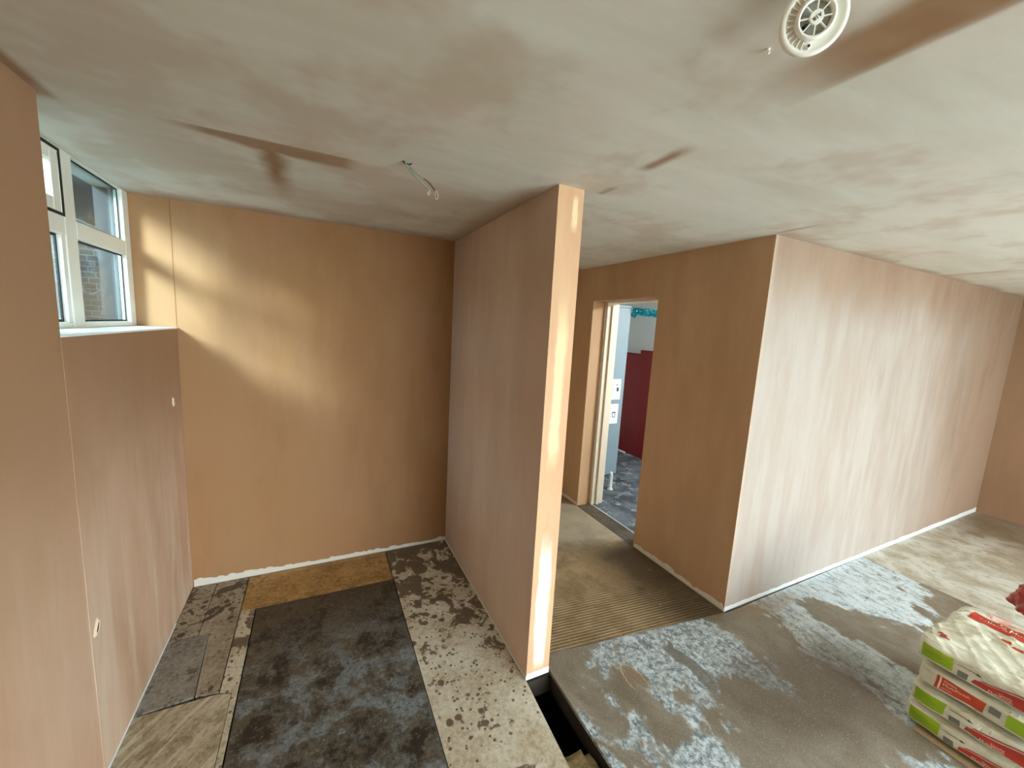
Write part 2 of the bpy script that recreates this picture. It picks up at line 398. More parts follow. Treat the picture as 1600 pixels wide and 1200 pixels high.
def ribbed():
    g = G('ribbed_brown_board')
    a = g.noise(5, 6, .65); f = g.noise(50, 7, .75)
    c = g.mix(g.ss(a, .4, .62), lin(172, 148, 110), lin(138, 114, 80))
    c = g.mix(g.ss(f, .42, .62, 0, .35), c, lin(182, 164, 130))
    wv = g.mth('SINE', g.mth('MULTIPLY', g.mth('ADD', g.y, g.mth('MULTIPLY', g.x, .10)), 2*math.pi/.021))
    fade = g.mul(g.ss(g.mth('ADD', g.y, g.mth('MULTIPLY', a, .5)), 2.45, 2.0), g.ss(f, .3, .5, .4, 1))
    c = g.mix(g.mul(g.ss(wv, -.2, .9), fade, .62), c, lin(58, 42, 26))
    far = g.ss(g.mth('ADD', g.y, g.mth('MULTIPLY', a, .6)), 2.55, 2.95)
    c = g.mix(g.mul(far, .6), c, lin(118, 112, 100))
    bl = g.mul(g.ss(g.mth('SUBTRACT', g.x, g.mth('MULTIPLY', a, .6)), 2.25, 2.65), g.ss(g.y, 2.5, 2.3), .85)
    c = g.mix(bl, c, lin(62, 46, 28))
    lt = g.ss(g.noise(16, 6, .75, off=(3, 3, 0)), .62, .68, 0, .7)
    c = g.mix(lt, c, lin(176, 150, 112))
    g.bump(g.mth('ADD', g.mul(wv, fade, .5), f), .3, .005)
    return g.out(c, .62, .4)
m_rib = ribbed()
def pale_mat():
    g = G('pale_worn_board')
    a = g.noise(3, 6, .65, (1, 1, 1), (1, 1, 0), .4); f = g.noise(22, 8, .75, (1, .5, 1))
    c = g.mix(g.ss(a, .4, .6), lin(214, 214, 202), lin(182, 172, 150))
    c = g.mix(g.ss(f, .5, .64, 0, .55), c, lin(126, 110, 84))
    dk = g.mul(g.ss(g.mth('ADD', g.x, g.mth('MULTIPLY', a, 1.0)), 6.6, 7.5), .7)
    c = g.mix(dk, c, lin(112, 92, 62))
    g.bump(f, .12, .004)
    return g.out(c, g.mth('ADD', .34, g.mth('MULTIPLY', a, .2)), .5)
m_pale = pale_mat()

def sheet(name, pts, mat, label, cat='floor board', **k):
    return prism(name, pts, -.018, 0, mat, .0015, label=label, cat=cat, **k)
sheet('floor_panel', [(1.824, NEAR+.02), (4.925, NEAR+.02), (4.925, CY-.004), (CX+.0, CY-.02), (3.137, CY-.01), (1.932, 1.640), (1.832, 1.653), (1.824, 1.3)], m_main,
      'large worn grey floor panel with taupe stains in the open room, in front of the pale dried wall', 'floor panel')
sheet('floor_board', [(4.931, NEAR+.02), (EX-.003, NEAR+.02), (EX-.003, CY-.004), (4.931, CY-.004)], m_pale,
      'pale cream worn floor board filling the far right corner of the room')
sheet('floor_board', [(1.822, 1.658), (1.935, 1.645), (3.137, 1.492), (3.137, 3.97), (1.822, 3.97)], m_rib,
      'brown ribbed floor board in the passage leading to the doorway')
sheet('floor_board', [(1.206, BY-.004), (1.206, 1.8), (1.200, -1.2), (1.646, -1.2), (1.652, 1.0), (1.684, PY-.004), (1.681, BY-.004)], m_chip,
      'long cream chipboard floor strip with dark brown spots, beside the partition and the open slot')
sheet('floor_board', [(.393, 2.628), (.393, -1.2), (1.196, -1.2), (1.202, 1.8), (1.200, 2.620)], m_dark,
      'large dark tar-stained floor board in the middle of the alcove')
sheet('floor_board', [(.312, BY-.004), (.312, 2.655), (.36, 2.633), (1.201, 2.625), (1.201, BY-.004)], m_yellow_ply,
      'yellowish plywood strip along the foot of the alcove back wall')
sheet('floor_board', [(.132, BY-.004), (.136, 2.50), (.186, 2.497), (.215, 2.07), (.308, 2.052), (.306, BY-.004)], m_chip_b,
      'narrow brown-stained floor strip left of the yellow plywood strip')
sheet('floor_board', [(.003, BY-.004), (.003, 2.515), (.132, 2.505), (.128, BY-.004)], m_chip_b,
      'small spotted square floor board in the far left corner of the alcove')
sheet('floor_board', [(.003, 2.511), (.003, 2.052), (.211, 2.068), (.182, 2.493)], m_grey_ply,
      'grey scuffed floor board with pale flecks against the left wall')
sheet('floor_board', [(.312, 2.050), (.312, 2.650), (.386, 2.625), (.386, -1.2), (.365, -1.2), (.365, 2.028)], m_chip,
      'thin tan timber strip edging the left side of the dark floor board')
sheet('floor_board', [(.003, 2.046), (.003, -1.2), (.361, -1.2), (.361, 2.024), (.30, 2.045)], m_rough_ply,
      'pale rough-grained plywood floor board at the lower left, under the left wall')
def wash_mat():
    g = G('washroom_grey_floor')
    a = g.noise(4, 6, .65, off=(2, 2, 0)); f = g.noise(30, 7, .75)
    c = g.mix(g.ss(a, .4, .6), lin(96, 104, 108), lin(62, 66, 70))
    c = g.mix(g.mul(g.ss(g.noise(7, 6, .7), .52, .62), g.ss(f, .4, .6), .8), c, lin(176, 190, 196))
    return g.out(c, .4, .5)
prism('floor_washroom', [(3.315, 1.7), (5.19, 1.7), (5.19, 5.2), (3.315, 5.2)], -.018, 0, wash_mat(), kind='structure')
prism('floor_threshold', [(3.141, 2.352), (3.30, 2.352), (3.30, 3.168), (3.141, 3.168)], -.018, 0, m_dark, kind='structure')
boxes('threshold_strip', [(3.302, 3.314, 2.352, 3.168, -.018, .004)], flat('threshold_metal', (205, 215, 215), .35, .3),
      label='thin pale metal strip across the floor of the doorway', cat='threshold strip')

# pieces inside the open slot
def rough_block(name, x0, x1, y0, y1, z0, z1, mat, amp, **k):
    bm = bmesh.new(); add_box(bm, x0, x1, y0, y1, z0, z1)
    bmesh.ops.subdivide_edges(bm, edges=bm.edges[:], cuts=7, use_grid_fill=True)
    for v in bm.verts:
        n = noise.noise_vector(v.co*22) * amp; v.co += n
    return bm_obj(name, bm, mat, True, **k)
m_stone = sheet_mat('broken_brick', (150, 128, 84), (112, 92, 56), seed=8, speck=.3, scale=3)
rough_block('broken_brick', 1.668, 1.770, .96, 1.185, -.56, -.045, m_stone, .008,
            label='yellowish broken masonry block at the near end of the open floor slot', cat='brick')
rough_block('rubble_piece', 1.782, 1.815, 1.06, 1.17, -.56, -.075, m_stone, .010,
            label='thin crumbling mortar piece beside the masonry block in the floor slot', cat='rubble')
boxes('floor_joist', [(1.56, 1.675, HY0+.05, PY+.25, -.30, -.122)], flat('old_timber', (120, 86, 50), .8, var=.4, nscale=14), .003,
      label='old brown timber joist under the left edge of the floor slot', cat='joist')
bm = bmesh.new(); tube(bm, [(1.82, 1.80, -.34), (1.815, 1.6, -.33), (1.81, 1.3, -.345), (1.80, 1.24, -.35)], .012, 10)
bm_obj('pipe', bm, flat('grey_pipe', (110, 108, 104), .4), True, label='thin grey pipe lying deep inside the floor slot', cat='pipe')

# ------------------------------------------------------------------ setting: walls, ceiling
WY0 = 1.79
struct('wall_left', [(-.30, .003, NEAR, WY0, -.12, H), (-.30, 0, WY0, BY+.1, -.12, 1.668)], m_left)
struct('wall_back', [(-.30, P1, BY, BY+.12, -.12, H)], m_back)
# slight plaster lip where the recess side meets the alcove corner
boxes('trim_1', [(-.0025, .0015, BY-.0012, BY, 1.676, H)], flat('plaster_joint', (150, 100, 62), .8), kind='structure')
me = struct('wall_partition', [(P0, P1, PY, BY, .0, H)], m_part)
me.data.materials.append(m_nib)
for p in me.data.polygons:
    if p.normal.y < -.9: p.material_index = 1
b_ = struct('wall_block', [(CX, 3.295, CY, 2.3499, -.018, H), (CX, 3.295, 3.1697, 4.0, -.018, H), (CX, 3.295, 2.3499, 3.1697, 2.0833, H),
                           (3.295, EX, CY, 1.65, -.018, H)], m_blockl)
b_.data.materials.append(m_front)
for p in b_.data.polygons:
    if p.normal.y < -.9 and p.center.y < 1.6: p.material_index = 1
    if p.normal.y < -.9 and p.center.y > 2.5: p.material_index = 0
struct('wall_corridor', [(P1, CX, 3.98, 4.1, -.018, H), (P1-.12, P1, BY+.12, 4.1, -.018, H)], m_blockl)
# right wall with window opening near the camera side, rear wall with a wide opening
struct('wall_right', [(EX, EX+.2, NEAR-.1, 1.65, -.12, H)], m_right)
struct('wall_rear', [(-.3, 1.7, NEAR-.1, NEAR, -.12, H), (6.5, EX, NEAR-.1, NEAR, -.12, H),
                     (1.7, 6.5, NEAR-.1, NEAR, -.12, .15), (1.7, 6.5, NEAR-.1, NEAR, 2.3, H)], m_rear)
bm = bmesh.new(); add_box(bm, -.31, EX+.2, NEAR-.1, 4.1, H, H+.12)
bm_obj('ceiling', bm, m_ceil, kind='structure')
m_ww = flat('washroom_white_wall', (222, 226, 224), .6, var=.04, nscale=5)
struct('wall_washroom', [(5.2, 5.3, 1.65, 5.3, -.12, H), (3.295, 5.2, 5.2, 5.3, -.12, H), (3.295, 3.30, 1.66, 2.33, -.018, H),
                         (3.295, 3.30, 3.2, 5.2, -.018, H)], m_ww)
struct('ceiling_washroom', [(3.30, 5.2, 1.65, 5.2, 2.385, 2.399), (3.295, 5.3, 4.1, 5.3, 2.4, 2.5)], m_ww)

# raw plasterboard strips left along the wall feet
def base_strip(name, p0, p1, nrm, hf, mat, step=.02, off=.0025, z0=0.0):
    p0, p1, nrm = Vector(p0), Vector(p1), Vector(nrm)
    L = (p1-p0).length; n = max(2, int(L/step)); bm = bmesh.new(); rows = []
    for i in range(n+1):
        t = i/n; q = p0.lerp(p1, t); h = hf(t*L)
        rows.append([bm.verts.new((q.x+nrm.x*o, q.y+nrm.y*o, z)) for o in (.0, off) for z in (z0, z0+h)])
    for a, b in zip(rows[:-1], rows[1:]):
        bm.faces.new((a[2], b[2], b[3], a[3])); bm.faces.new((a[3], b[3], b[1], a[1]))
        bm.faces.new((a[0], a[1], b[1], b[0])); bm.faces.new((a[0], b[0], b[2], a[2]))
    bm.faces.new((rows[0][0], rows[0][2], rows[0][3], rows[0][1])); bm.faces.new((rows[-1][0], rows[-1][1], rows[-1][3], rows[-1][2]))
    return bm_obj(name, bm, mat, kind='structure')
def jag(base, amp, sc, seed, steps=0.0):
    def f(s):
        v = noise.noise(Vector((s*sc, seed, 0))) + .5*noise.noise(Vector((s*sc*3.1, seed+5, 0)))
        w_ = noise.noise(Vector((s*5, seed+9, 0)))
        return max(.006, base + amp*v + steps*(1 if w_ > .12 else 0) + .35*amp*(1 if noise.noise(Vector((s*23, seed+2, 0))) > .1 else -1))
    return f
base_strip('baseboard_back', (.008, BY, 0), (P0, BY, 0), (0, -1, 0), lambda s: jag(.036, .011, 9, 1.3)(s) + .014*max(0, 1-s/.6) - .006*(s/1.6), m_board, .012, z0=.002)
base_strip('baseboard_left', (.0, BY-.35, 0), (.0, WY0, 0), (1, 0, 0), jag(.010, .002, 6, 3), m_white_board)
base_strip('baseboard_left_near', (.003, WY0, 0), (.003, -1, 0), (1, 0, 0), jag(.010, .002, 6, 3.5), m_white_board)
base_strip('baseboard_partition', (P0, BY, 0), (P0, PY, 0), (-1, 0, 0), jag(.020, .005, 7, 2), m_board)
base_strip('baseboard_partition_end', (P0, PY, 0), (P1, PY, 0), (0, -1, 0), jag(.034, .004, 20, 8), m_white_board, .006)
base_strip('baseboard_block_side', (CX, 2.34, 0), (CX, CY, 0), (-1, 0, 0), lambda s: jag(.026, .012, 11, 4.4, .014)(s), m_board, .008)
base_strip('baseboard_block_front', (CX, CY, 0), (EX-.004, CY, 0), (0, -1, 0), lambda s: jag(.026, .004, 8, 5.7)(s) + .007*s/1.2, m_white_board, .015)
base_strip('baseboard_passage', (CX, 3.95, 0), (CX, 3.18, 0), (-1, 0, 0), jag(.03, .01, 9, 6), m_board)

bm = bmesh.new(); rows = []
for i in range(160):
    z = .02 + i*(1.64/159); v = noise.noise(Vector((z*9, 2, 0))); w_ = .0018 + .002*max(0, v) + (.002 if noise.noise(Vector((z*4, 7, 0))) > .42 else 0)
    yo = .004*noise.noise(Vector((z*2.5, 3, 0)))
    rows.append([bm.verts.new((x, WY0+yo+dy, z)) for x, dy in ((.0022, -w_), (.0055, -w_*.2), (.0, w_))])
for a, b in zip(rows[:-1], rows[1:]):
    for j in range(2): bm.faces.new((a[j], a[j+1], b[j+1], b[j]))
bm_obj('trim_2', bm, m_left, True, kind='structure')
# little holes in the left wall
def wall_mark(y, z, s, tilt, name, mlabel):
    bm = bmesh.new(); ring = []
    for j in range(18):
        a = 2*math.pi*j/18; rr = 1 + .25*noise.noise(Vector((j*.7, y, z)))
        v = Vector((0, math.cos(a)*s*.36*rr, math.sin(a)*s*rr)); v.rotate(Matrix.Rotation(tilt, 3, 'X'))
        ring.append(v)
    c0 = [bm.verts.new((0, y+v.y*1.25, z+v.z*1.25)) for v in ring]
    c1 = [bm.verts.new((.007, y+v.y*.85, z+v.z*.85)) for v in ring]
    c2 = [bm.verts.new((.001, y+v.y*.42, z+v.z*.55)) for v in ring]
    for a, b in ((c0, c1), (c1, c2)):
        for j in range(18): bm.faces.new((a[j], a[(j+1) % 18], b[(j+1) % 18], b[j]))
    bm.faces.new(c2)
    o = bm_obj(name, bm, flat(name+'_rim', (224, 204, 178), .8), label=mlabel, cat='wall hole')
    bm = bmesh.new()
    vs = [bm.verts.new((.0065 if abs(t) < 1 else .003, y + q.y, z + q.z)) for t, q in
          [(0, (lambda v: (v.rotate(Matrix.Rotation(tilt, 3, 'X')), v)[1])(Vector((0, math.cos(a)*s*.13, math.sin(a)*s*.62)))) for a in [2*math.pi*j/12 for j in range(12)]]]
    bm.faces.new(vs)
    ex = bmesh.ops.extrude_face_region(bm, geom=bm.faces[:])
    for v in [q for q in ex['geom'] if isinstance(q, bmesh.types.BMVert)]: v.co.x -= .004
    bm_obj('dark_slit', bm, flat(name+'_slit', (40, 28, 18), .9), parent=o)
wall_mark(1.836, .600, .028, -.5, 'cable_slot', 'dark slanted slit with a raised plaster rim, low on the left wall')
wall_mark(2.838, 1.257, .024, .1, 'screw_hole', 'pale chipped hole in the left wall near the alcove corner')

# ------------------------------------------------------------------ window
def build_window():
    f0, f1 = -.217, WX       # frame depth range
    top = 2.3995; bot = 1.676; y0, y1 = WY0, BY
    root = link('window_1', None, kind='structure')
    fr = []
    fr.append((f0, f1, 2.925, y1, bot, top))                 # right jamb
    fr.append((f0, f1, y0, y0+.07, bot, top))                # left jamb
    fr.append((f0, f1, 2.346, 2.436, bot, top))              # mullion
    fr.append((f0, f1, y0+.07, 2.346, bot, bot+.026)); fr.append((f0, f1, 2.436, 2.925, bot, bot+.026))
    fr.append((f0, f1, y0+.07, 2.346, 2.375, top)); fr.append((f0, f1, 2.436, 2.925, 2.392, top))
    fr.append((f0, f1, y0+.07, 2.346, 2.056, 2.132)); fr.append((f0, f1, 2.436, 2.925, 2.056, 2.132))
    boxes('window_frame', fr, m_upvc, .004, parent=root)
    # sashes
    def sash(ya, yb, za, zb, w_, proud, nm):
        x0, x1 = WX-.03, WX+proud
        boxes(nm, [(x0, x1, ya, ya+w_, za, zb), (x0, x1, yb-w_, yb, za, zb), (x0, x1, ya+w_, yb-w_, za, za+w_), (x0, x1, ya+w_, yb-w_, zb-w_, zb)],
              m_upvc, .004, parent=root)
    sash(y0+.072, 2.334, 2.138, 2.385, .055, .0, 'window_sash')
    # gaskets
    def gasket(ya, yb, za, zb, x, t=.006):
        boxes('gasket', [(x, x+.003, ya, ya+t, za, zb), (x, x+.003, yb-t, yb, za, zb), (x, x+.003, ya+t, yb-t, za, za+t), (x, x+.003, ya+t, yb-t, zb-t, zb)], m_gasket, parent=root)
    gasket(2.436, 2.925, 2.132, 2.392, WX-.022, .008)
    gasket(2.436, 2.925, 1.702, 2.056, WX-.022, .008)
    gasket(y0+.07, 2.348, 2.130, 2.392, WX-.001, .012)
    gasket(y0+.07, 2.316, 1.702, 2.056, WX-.022, .010)
    boxes('glazing_bead', [(WX-.022, WX-.004, 2.316, 2.346, 1.702, 2.056)], m_upvc, .003, parent=root)
    # glass
    g = G('dirty_window_glass'); t = g.t
    t.nodes.remove(g.b)
    tr = g.n('ShaderNodeBsdfTransparent'); tr.inputs[0].default_value = (.66, .77, .80, 1)
    gl = g.n('ShaderNodeBsdfGlossy'); gl.inputs['Roughness'].default_value = .04
    di = g.n('ShaderNodeBsdfTranslucent'); di.inputs[0].default_value = (.8, .88, .92, 1)
    df = g.n('ShaderNodeBsdfDiffuse'); df.inputs[0].default_value = (.50, .66, .72, 1)
    ms = g.n('ShaderNodeMixShader'); ms.inputs[0].default_value = .5; g.l(di.outputs[0], ms.inputs[1]); g.l(df.outputs[0], ms.inputs[2])
    n1 = g.noise(4, 6, .6, (1, 1, 1), (0, 0, 0), .9)
    n2 = g.noise(9, 7, .7, (1, .5, 1.4), (4, 0, 0), 1.6)
    fog = g.ss(g.z, 2.30, 2.05, .3, 1.0)
    sm = g.mul(g.mth('ADD', g.ss(n1, .46, .68, .004, .025), g.ss(n2, .54, .66, 0, .06)), fog)
    m1 = g.n('ShaderNodeMixShader'); g.l(sm, m1.inputs[0]); g.l(tr.outputs[0], m1.inputs[1]); g.l(ms.outputs[0], m1.inputs[2])
    fr_ = g.n('ShaderNodeFresnel'); ge = g.n('ShaderNodeNewGeometry'); g.l(g.mth('SUBTRACT', 1.5, g.mth('MULTIPLY', ge.outputs['Backfacing'], 1.5-1/1.5)), fr_.inputs[0])
    m2 = g.n('ShaderNodeMixShader'); g.l(fr_.outputs[0], m2.inputs[0]); g.l(m1.outputs[0], m2.inputs[1]); g.l(gl.outputs[0], m2.inputs[2])
    g.l(m2.outputs[0], t.nodes['Material Output'].inputs[0])
    for ya, yb, za, zb in ((2.437, 2.924, 2.133, 2.391), (2.437, 2.924, 1.703, 2.055), (y0+.128, 2.282, 2.19, 2.329), (y0+.071, 2.315, 1.703, 2.055)):
        boxes('glass_pane', [(WX-.032, WX-.028, ya, yb, za, zb)], g.m, parent=root)
    boxes('window_sill', [(WX, .004, y0+.002, BY-.001, 1.668, 1.676)], m_sill, .001, parent=root)
build_window()

# outside the small window
m_out = flat('neighbour_render', (104, 110, 112), .9, var=.35, nscale=3)
def courses():
    g = G('neighbour_brick')
    b = g.n('ShaderNodeTexBrick'); g.l(g.scaled((1, 1, 1), rot=(math.pi/2, 0, 0)), b.inputs[0])
    b.inputs['Color1'].default_value = lin(34, 38, 36); b.inputs['Color2'].default_value = lin(26, 30, 29)
    b.inputs['Mortar'].default_value = lin(84, 92, 88); b.inputs['Scale'].default_value = 4.5
    b.inputs['Mortar Size'].default_value = .02
    n = g.noise(1.6, 5, .6, dist=1)
    return g.out(g.mix(g.ss(n, .4, .6, 0, .6), b.outputs[0], lin(24, 27, 26)), .9)
boxes('wall_neighbour', [(-1.75, -.34, 5.6, 5.8, -.4, 4.2)], courses(), kind='structure')
struct('wall_sun_blocker', [(1.2, 1.4, -9.5, NEAR-.1, -.8, 6.0)], m_rear)  # unseen wall added outdoors to keep the sun out of the rear opening
struct('wall_sky_blocker', [(-1.9, -1.76, -6.0, 9.0, -.7, 2.62)], flat('dark_blue_blocker', (52, 66, 72), .8, var=.2, nscale=.6))  # added wall, holds back sky and ground light at the small window
struct('trim_soffit', [(-1.0, -.31, 3.0, 5.8, 2.47, 2.52)], flat('dark_soffit', (54, 56, 58), .8))
struct('trim_outer_jamb', [(-.31, -.2175, BY-.03, BY+.04, 1.5, 2.399)], flat('outer_jamb_grey', (44, 52, 54), .6, var=.6, nscale=14))
prism('ground', [(-40, -40), (40, -40), (40, 40), (-40, 40)], -.8, -.7, flat('outdoor_paving', (208, 208, 202), .9, var=.15, nscale=2), kind='structure')

# ------------------------------------------------------------------ doorway lining
m_lin = flat('cream_door_lining', (236, 226, 204), .5, var=.06, nscale=8)
d = link('door_1', None, kind='structure')
boxes('door_lining', [(3.295, 3.44, 3.135, 3.168, 0, 2.083), (3.345, 3.375, 3.118, 3.135, 0, 2.05), (3.295, 3.44, 2.3505, 2.357, 0, 2.083), (3.296, 3.44, 2.357, 3.135, 2.074, 2.083)], m_lin, .002, parent=d)

# ------------------------------------------------------------------ washroom contents
m_panel = flat('pale_blue_grey_laminate', (128, 148, 158), .45, var=.04)
m_paper = flat('notice_paper', (232, 238, 240), .6, var=.02)
m_ink = flat('notice_ink', (52, 62, 72), .6)
YP = 3.415
pn = link('cubicle_screen', None, label='pale blue-grey washroom cubicle panel standing on a white foot beyond the doorway', cat='cubicle screen')
boxes('panel', [(3.44, 3.845, YP, YP+.02, .18, 2.068)], m_panel, .002, parent=pn)
boxes('head_rail', [(3.44, 3.845, YP-.006, YP+.026, 2.07, 2.095)], m_panel, .002, parent=pn)
bm = bmesh.new(); lathe(bm, [(.034, 0), (.034, .006), (.024, .016), (.022, .03), (.022, .17), (.018, .196), (.008, .212)], (3.765, YP-.014), 28)
bm_obj('foot', bm, flat('white_foot_plastic', (222, 232, 226), .35), True, parent=pn, label='white rounded foot')
def notice(z0, z1, xo, label, kind):
    o = boxes('notice', [(3.62+xo, 3.795+xo, YP-.003, YP-.0004, z0, z1)], m_paper, label=label, cat='notice', group='notices on the cubicle panel')
    def m(nm, lst, mt): [boxes(nm, [(a, b, YP-.0042, YP-.0031, c, e)], mt, parent=o) for a, b, c, e in lst]
    if kind == 0:
        bm = bmesh.new()
        for c, rx, rz in (((3.752+xo, z0+.115), .017, .026), ((3.738+xo, z0+.168), .008, .009)):
            vs = [bm.verts.new((c[0]+rx*math.cos(a), YP-.0042, c[1]+rz*math.sin(a))) for a in [2*math.pi*j/20 for j in range(20)]]
            bm.faces.new(vs)
        bm_obj('symbol', bm, m_ink, parent=o)
    else:
        m('symbol', [(3.715+xo, 3.722+xo, z0+.07, z0+.125), (3.75+xo, 3.757+xo, z0+.07, z0+.125), (3.715+xo, 3.757+xo, z0+.07, z0+.077), (3.71+xo, 3.762+xo, z0+.122, z0+.134)], m_ink)
    m('writing', [(3.665+xo+.01*(i % 2), 3.69+xo+.006*(i % 3), z0+.05+i*.03, z0+.056+i*.03) for i in range(5)], flat('writing_ink', (130, 150, 164), .6))
notice(1.055, 1.285, .003, 'upper white notice with a round dark symbol on the cubicle panel', 0)
notice(.780, 1.005, -.006, 'lower white notice with a small outlined symbol on the cubicle panel', 1)

m_red = flat('deep_red_laminate', (128, 6, 8), .45, var=.05)
rp = link('cubicle_screen', None, label='deep red washroom cubicle side standing against the far white wall', cat='cubicle screen')
boxes('panel', [(4.97, 4.99, 4.372, 5.18, .0, 1.520)], m_red, .002, parent=rp)
boxes('raised_panel', [(4.965, 4.985, 3.75, 4.370, .0, 1.575)], m_red, .002, parent=rp)
boxes('skirting_offcut', [(4.90, 4.93, 4.45, 4.62, 0, .02)], flat('pale_offcut', (190, 200, 200), .6), label='pale offcut lying on the washroom floor by the red panel', cat='offcut')
# turquoise foil garland on its string
bm = bmesh.new(); n = 70; rows = []
for i in range(n+1):
    t = i/n; x = 3.848 + t*.50; row = []
    for j in range(9):
        s = j/8; v = noise.noise_vector(Vector((x*38, s*3.0, 1.0)))
        hgt = .080 + .012*noise.noise(Vector((x*16, 4, 0)))
        if t < .16: hgt += .022*math.sin(t/.16*math.pi)
        row.append(bm.verts.new((x + v.x*.008, YP-.012 + .016*math.sin(x*210+s*2.5) + v.y*.012, 2.076 - hgt*s + v.z*.006)))
    rows.append(row)
for a, b in zip(rows[:-1], rows[1:]):
    for j in range(8): bm.faces.new((a[j], a[j+1], b[j+1], b[j]))
g = G('turquoise_foil'); g.b.inputs['Metallic'].default_value = .35
fo = g.out(g.mix(g.ss(g.noise(60, 3), .4, .6), lin(10, 100, 116), lin(60, 170, 180)), .25)
ga = bm_obj('garland', bm, fo, label='crumpled turquoise foil garland hung high from the cubicle panel corner', cat='garland')
bm = bmesh.new(); tube(bm, [(3.846, YP+.005, 2.082), (4.3, YP, 2.084), (5.195, YP-.01, 2.09)], .002, 6)
bm_obj('string', bm, m_ink, parent=ga)
# unseen lamp added to light the washroom
lf = link('washroom_fill_lamp', None, label='unseen round lamp added to brighten the washroom', cat='fill lamp'); lf.location = (4.45, 2.05, 2.384)
bm = bmesh.new(); lathe(bm, [(.16, 0), (.16, -.02), (.15, -.025)], seg=40); bm_obj('fill_lamp_base', bm, m_upvc, parent=lf)
gl = G('fill_lamp_glow'); gl.b.inputs['Emission Color'].default_value = (.80, .92, 1, 1); gl.b.inputs['Emission Strength'].default_value = 300
bm = bmesh.new(); lathe(bm, [(.145, -.026), (.135, -.05), (.10, -.065), (.03, -.07)], seg=40); bm_obj('fill_lamp_diffuser', bm, gl.out((.9, .9, .9, 1), .5), True, parent=lf)

# ------------------------------------------------------------------ heat detector, hanging loose and tilted from the ceiling
m_cream = flat('cream_plastic', (254, 253, 240), .35, var=.01)
m_dgrey = flat('detector_recess_grey', (176, 178, 164), .6)
dn = Vector((-.60, -.74, -.30)).normalized()
dx_ = (R*-.79 + U*-.61); dx_ = (dx_ - dn*dx_.dot(dn)).normalized(); dy_ = dn.cross(dx_)
det = link('heat_detector', None, label='round cream heat detector hanging tilted from the ceiling near the top right', cat='heat detector')
DM = Matrix((dx_, dy_, dn)).transposed().to_4x4(); DM.translation = Vector((1.541, .484, 2.3435)); det.matrix_world = DM
bm = bmesh.new(); lathe(bm, [(.010, -.024), (.046, -.024), (.048, -.020), (.048, -.009), (.02, -.009)], seg=56)
bm_obj('base', bm, m_cream, True, parent=det)
bm = bmesh.new()
lathe(bm, [(.047, -.0085), (.0515, -.005), (.053, -.001), (.053, .002), (.0515, .0045), (.046, .0055), (.0445, .0045), (.041, .0005), (.030, -.0005), (.02, -.0005), (.02, -.008), (.04, -.008)],
      seg=72, close=True)
bm_obj('cover', bm, m_cream, True, parent=det)
bm = bmesh.new()
lathe(bm, [(.0305, -.0004), (.0315, .006), (.0310, .012), (.0290, .0145), (.0265, .0145), (.0250, .0125), (.0245, .009), (.0245, -.0004)], seg=56, close=True)
bm_obj('cage_ring', bm, m_cream, True, parent=det)
bm = bmesh.new(); lathe(bm, [(.0242, -.0003), (.0242, .0010), (.004, .0010)], seg=40); bm_obj('sensor_well', bm, m_dgrey, parent=det)
def rotbox(nm, b, a, mat):
    bm = bmesh.new(); add_box(bm, *b); bmesh.ops.transform(bm, matrix=Matrix.Rotation(a, 4, 'Z'), verts=bm.verts)
    return bm_obj(nm, bm, mat, parent=det)
for k in range(14):
    rotbox('vent_fin', (.0318, .0432, -.0008, .0008, .0002, .0052), math.radians(-125 + k*12.5), m_cream)
for k in range(8): rotbox('spoke', (.0085, .0247, -.0009, .0009, .0085, .0125), 2*math.pi*(k+.3)/8, m_cream)
bm = bmesh.new(); lathe(bm, [(.0100, .0075), (.0110, .009), (.0110, .0130), (.0100, .0142), (.004, .0142)], seg=32); hub = bm_obj('hub', bm, m_cream, parent=det)
tm = text_mesh('A1R', .0082); o = link('lettering', tm, flat('detector_ink', (70, 66, 56), .6), parent=hub)
o.location = (0, 0, .0146)
bm = bmesh.new(); lathe(bm, [(.0030, .0011), (.0030, .009), (.0022, .0105), (.0006, .011)], (.0165, .0), 16); bm_obj('thermistor', bm, m_gasket, True, parent=det)
bm = bmesh.new(); lathe(bm, [(.0044, .0030), (.0044, .0070), (.0036, .0076)], (.0385*math.cos(.92), .0385*math.sin(.92)), 20); bm_obj('indicator_boss', bm, m_cream, True, parent=det)
bm = bmesh.new(); lathe(bm, [(.0021, .0070), (.0021, .0086), (.0012, .0092)], (.0385*math.cos(.92), .0385*math.sin(.92)), 16); bm_obj('indicator', bm, m_gasket, True, parent=det)
wm = flat('red_brown_wire', (120, 40, 30), .5)
for q in (-.006, .004):
    p0 = DM @ Vector((q, .0, -.024)); bm = bmesh.new()
    pts = [p0, p0 - dn*.012 + Vector((0, 0, .006)), Vector((p0.x+.035+q, p0.y+.03, H-.02)), Vector((p0.x+.05+q, p0.y+.04, H))]
    inv = DM.inverted(); tube(bm, [inv @ v for v in pts], .0016, 6); bm_obj('wire', bm, wm, True, parent=det)
# wall plug stub beside the detector
bm = bmesh.new(); tube(bm, [(1.625, .622, H-.0003), (1.624, .620, H-.008), (1.622, .617, H-.012)], [.0035, .003, .002], 8)
bm_obj('wall_plug', bm, m_cream, label='tiny white plug stub poking from the ceiling beside the heat detector', cat='wall plug')

